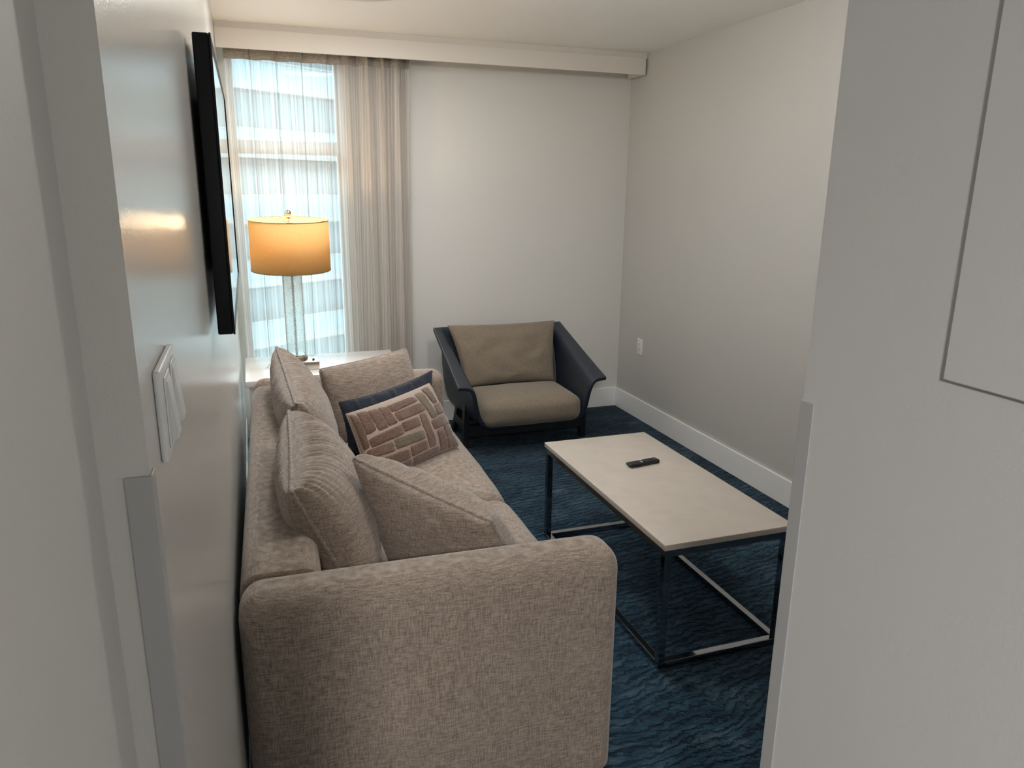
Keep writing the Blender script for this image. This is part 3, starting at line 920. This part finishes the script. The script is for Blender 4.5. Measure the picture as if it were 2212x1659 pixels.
# legs and rails
def bar(name, p, q, w, d, parent, mat='black'):
    """straight bar from p to q, width w along x and depth d along y"""
    V = [(p[0] - w / 2, p[1] - d / 2, p[2]), (p[0] + w / 2, p[1] - d / 2, p[2]), (p[0] + w / 2, p[1] + d / 2, p[2]), (p[0] - w / 2, p[1] + d / 2, p[2]),
         (q[0] - w / 2, q[1] - d / 2, q[2]), (q[0] + w / 2, q[1] - d / 2, q[2]), (q[0] + w / 2, q[1] + d / 2, q[2]), (q[0] - w / 2, q[1] + d / 2, q[2])]
    F = [(0, 3, 2, 1), (4, 5, 6, 7), (0, 1, 5, 4), (1, 2, 6, 5), (2, 3, 7, 6), (3, 0, 4, 7)]
    return obj_from(name, V, F, mat, parent)
for s_ in (-1, 1):
    bar('leg', (0.04 + s_ * 0.405, -0.085, 0.0), (0.035 + s_ * 0.393, -0.11, 0.325), 0.034, 0.055, AC)
    bar('leg', (0.04 + s_ * 0.38, 0.26, 0.0), (0.035 + s_ * 0.36, 0.15, 0.30), 0.034, 0.045, AC)
    boxes('side_rail', [((0.04 + s_ * 0.38 - 0.015, -0.08, 0.085), (0.04 + s_ * 0.38 + 0.015, 0.22, 0.145))], 'black', AC, bevel=0.003)
boxes('front_rail', [((-0.348, -0.122, 0.075), (0.428, -0.082, 0.150))], 'black', AC, bevel=0.003)
boxes('rear_rail', [((-0.325, 0.19, 0.085), (0.405, 0.22, 0.170))], 'black', AC, bevel=0.003)

# ------------------------------------------------------------------ side table and lamp
ST = thing('side_table', 'white lacquered side table under the lamp behind the sofa', 'side table', (0.365, 4.36, 0))
roundcube('table_top', (-0.435, -0.30, 0.565), (0.435, 0.30, 0.60), 0.004, 'whitelac', ST, k=2, n=2)
for sx in (-1, 1):
    for sy in (-1, 1):
        boxes('leg', [((sx * 0.40 - 0.018, sy * 0.27 - 0.018, 0), (sx * 0.40 + 0.018, sy * 0.27 + 0.018, 0.5648))], 'whitelac', ST, bevel=0.002)
boxes('apron', [((-0.38, -0.28, 0.50), (0.38, -0.262, 0.5648))], 'whitelac', ST)
boxes('apron', [((-0.38, 0.262, 0.50), (0.38, 0.28, 0.5648))], 'whitelac', ST)

LX, LY, LZ = 0.213, 4.33, 0.6005
LP = thing('table_lamp', 'lit table lamp with amber drum shade on a crackle glass column', 'lamp', (LX, LY, LZ))
roundcube('base', (-0.115, -0.095, 0.0), (0.115, 0.095, 0.048), 0.004, 'nickel', LP, k=2, n=2)
lathe('switch_knob', [(0.007, 0.0482), (0.007, 0.056), (0.005, 0.058)], 'slot', LP, n=16, loc=(0.085, -0.06, 0))
lathe('column_foot', [(0.060, 0.0482), (0.060, 0.066), (0.054, 0.070), (0.054, 0.076)], 'nickel', LP, n=48)
lathe('glass_column', [(0.0525, 0.0765), (0.0525, 0.5215)], 'crackle', LP, n=64)
lathe('rod', [(0.0065, 0.0767), (0.0065, 0.5210)], 'bronze', LP, n=16)
lathe('column_cap', [(0.056, 0.5217), (0.056, 0.531), (0.030, 0.5335)], 'bronze', LP, n=48)
lathe('neck', [(0.010, 0.5337), (0.010, 0.64), (0.017, 0.642), (0.017, 0.675)], 'nickel', LP, n=24)
bulb_mat = make_emit('warm_bulb', (1.0, 0.62, 0.26), 25.0)
lathe('bulb', [(0.006, 0.6752), (0.014, 0.682), (0.028, 0.715), (0.030, 0.735), (0.024, 0.756), (0.008, 0.765)], bulb_mat, LP, n=24)
SB, STP, RB, RT = 0.552, 0.822, 0.212, 0.2095
sh = lathe('shade', [(RB, SB), (RB * 0.5 + RT * 0.5, (SB + STP) / 2), (RT, STP)], 'shade', LP, n=96, cap=False)
sh.rotation_euler = (math.radians(2.8), 0, 0); sh.location = (0, 0.034, 0)
s2 = sh.modifiers.new('thickness', 'SOLIDIFY'); s2.thickness = 0.0015; s2.offset = -1
ring_pts = lambda r, z, n=96: [(r * math.cos(2 * math.pi * i / n), r * math.sin(2 * math.pi * i / n), z) for i in range(n)]
tube('rim', ring_pts(RT, STP), 0.0016, 'bronze', sh, n=6, closed=True)
tube('rim', ring_pts(RB, SB), 0.0016, 'bronze', sh, n=6, closed=True)
for k in range(3):
    a = math.radians(100 + 120 * k)
    tube('spider_arm', [(0.006 * math.cos(a), 0.006 * math.sin(a), STP - 0.018), (0.15 * math.cos(a), 0.15 * math.sin(a), STP - 0.018),
                        (0.185 * math.cos(a), 0.185 * math.sin(a), STP - 0.002), (RT * 0.99 * math.cos(a), RT * 0.99 * math.sin(a), STP - 0.001)],
         0.0016, 'bronze', sh, n=6)
tube('harp', bez([(0.018, 0, 0.66), (0.048, 0, 0.70), (0.052, 0, 0.75), (0.03, 0, 0.79), (0, 0, 0.80), (-0.03, 0, 0.79), (-0.052, 0, 0.75), (-0.048, 0, 0.70), (-0.018, 0, 0.66)], 6),
     0.0018, 'nickel', LP, n=6)
lathe('finial', [(0.012, 0.8005), (0.012, 0.808), (0.006, 0.811), (0.006, 0.820), (0.011, 0.825), (0.011, 0.831), (0.007, 0.835),
                 (0.013, 0.841), (0.0175, 0.852), (0.016, 0.864), (0.009, 0.873), (0.001, 0.876)], 'nickel', LP, n=24)
tube('power_cord', bez([(-0.112, 0.04, 0.01), (-0.15, 0.05, 0.012), (-0.172, 0.02, -0.004), (-0.235, -0.02, -0.06), (-0.262, -0.05, -0.20), (-0.262, -0.03, -0.42), (-0.24, 0.10, -0.585)], 8),
     0.0028, 'cord', LP, n=8)
lamp_l = bpy.data.lights.new('bulb_light', 'POINT'); lamp_l.energy = LAMP_W; lamp_l.color = (1.0, 0.74, 0.46); lamp_l.shadow_soft_size = 0.04
lo = bpy.data.objects.new('bulb_light', lamp_l); COL.objects.link(lo); lo.parent = LP; lo.location = (0, 0, 0.80 - 0.02)

# ------------------------------------------------------------------ fill lamps added out of the frame: bedroom behind, living room above
def fill_downlight(x, y, watts, col, label, rad=0.2):
    t_ = thing('fill_lamp', label, 'ceiling lamp', (x, y, ZC - 0.022))
    lathe('trim_ring', [(rad * 1.12, 0.0215), (rad * 1.12, 0.014), (rad * 1.0, 0.008)], 'plastic', t_, n=48)
    lathe('diffuser', [(rad * 0.98, 0.0078), (rad * 0.95, 0.004)], 'plastic', t_, n=48)
    L = bpy.data.lights.new('fill_light', 'AREA'); L.shape = 'DISK'; L.size = rad * 1.9; L.energy = watts; L.color = col
    o = bpy.data.objects.new('fill_light', L); COL.objects.link(o); o.parent = t_; o.location = (0, 0, 0.002)
    return t_
def fill_globe_lamp(x, y, watts, col, label):
    t_ = thing('fill_globe_lamp', label, 'ceiling lamp', (x, y, ZC - 0.24))
    lathe('canopy', [(0.07, 0.2395), (0.07, 0.222), (0.03, 0.215)], 'nickel', t_, n=32)
    lathe('stem', [(0.012, 0.2148), (0.012, 0.165)], 'nickel', t_, n=16)
    g_ = lathe('opal_globe', [(max(0.004, 0.085 * math.sin(math.pi * i / 16)), 0.08 - 0.085 * math.cos(math.pi * i / 16)) for i in range(17)],
               make_emit('fill_glow', col, watts), t_, n=32)
    return t_
fill_downlight(-0.55, -1.7, BED_W, (1.0, 0.98, 0.96), 'added round flush fill lamp in the unseen bedroom behind the camera')
fill_downlight(0.55, 3.72, LIV_A, (0.97, 0.985, 1.0), 'added round flush fill lamp over the far end of the sofa', rad=0.24)
fill_globe_lamp(1.15, 2.55, LIV_B, (1.0, 0.975, 0.94), 'added opal globe fill lamp above the coffee table')
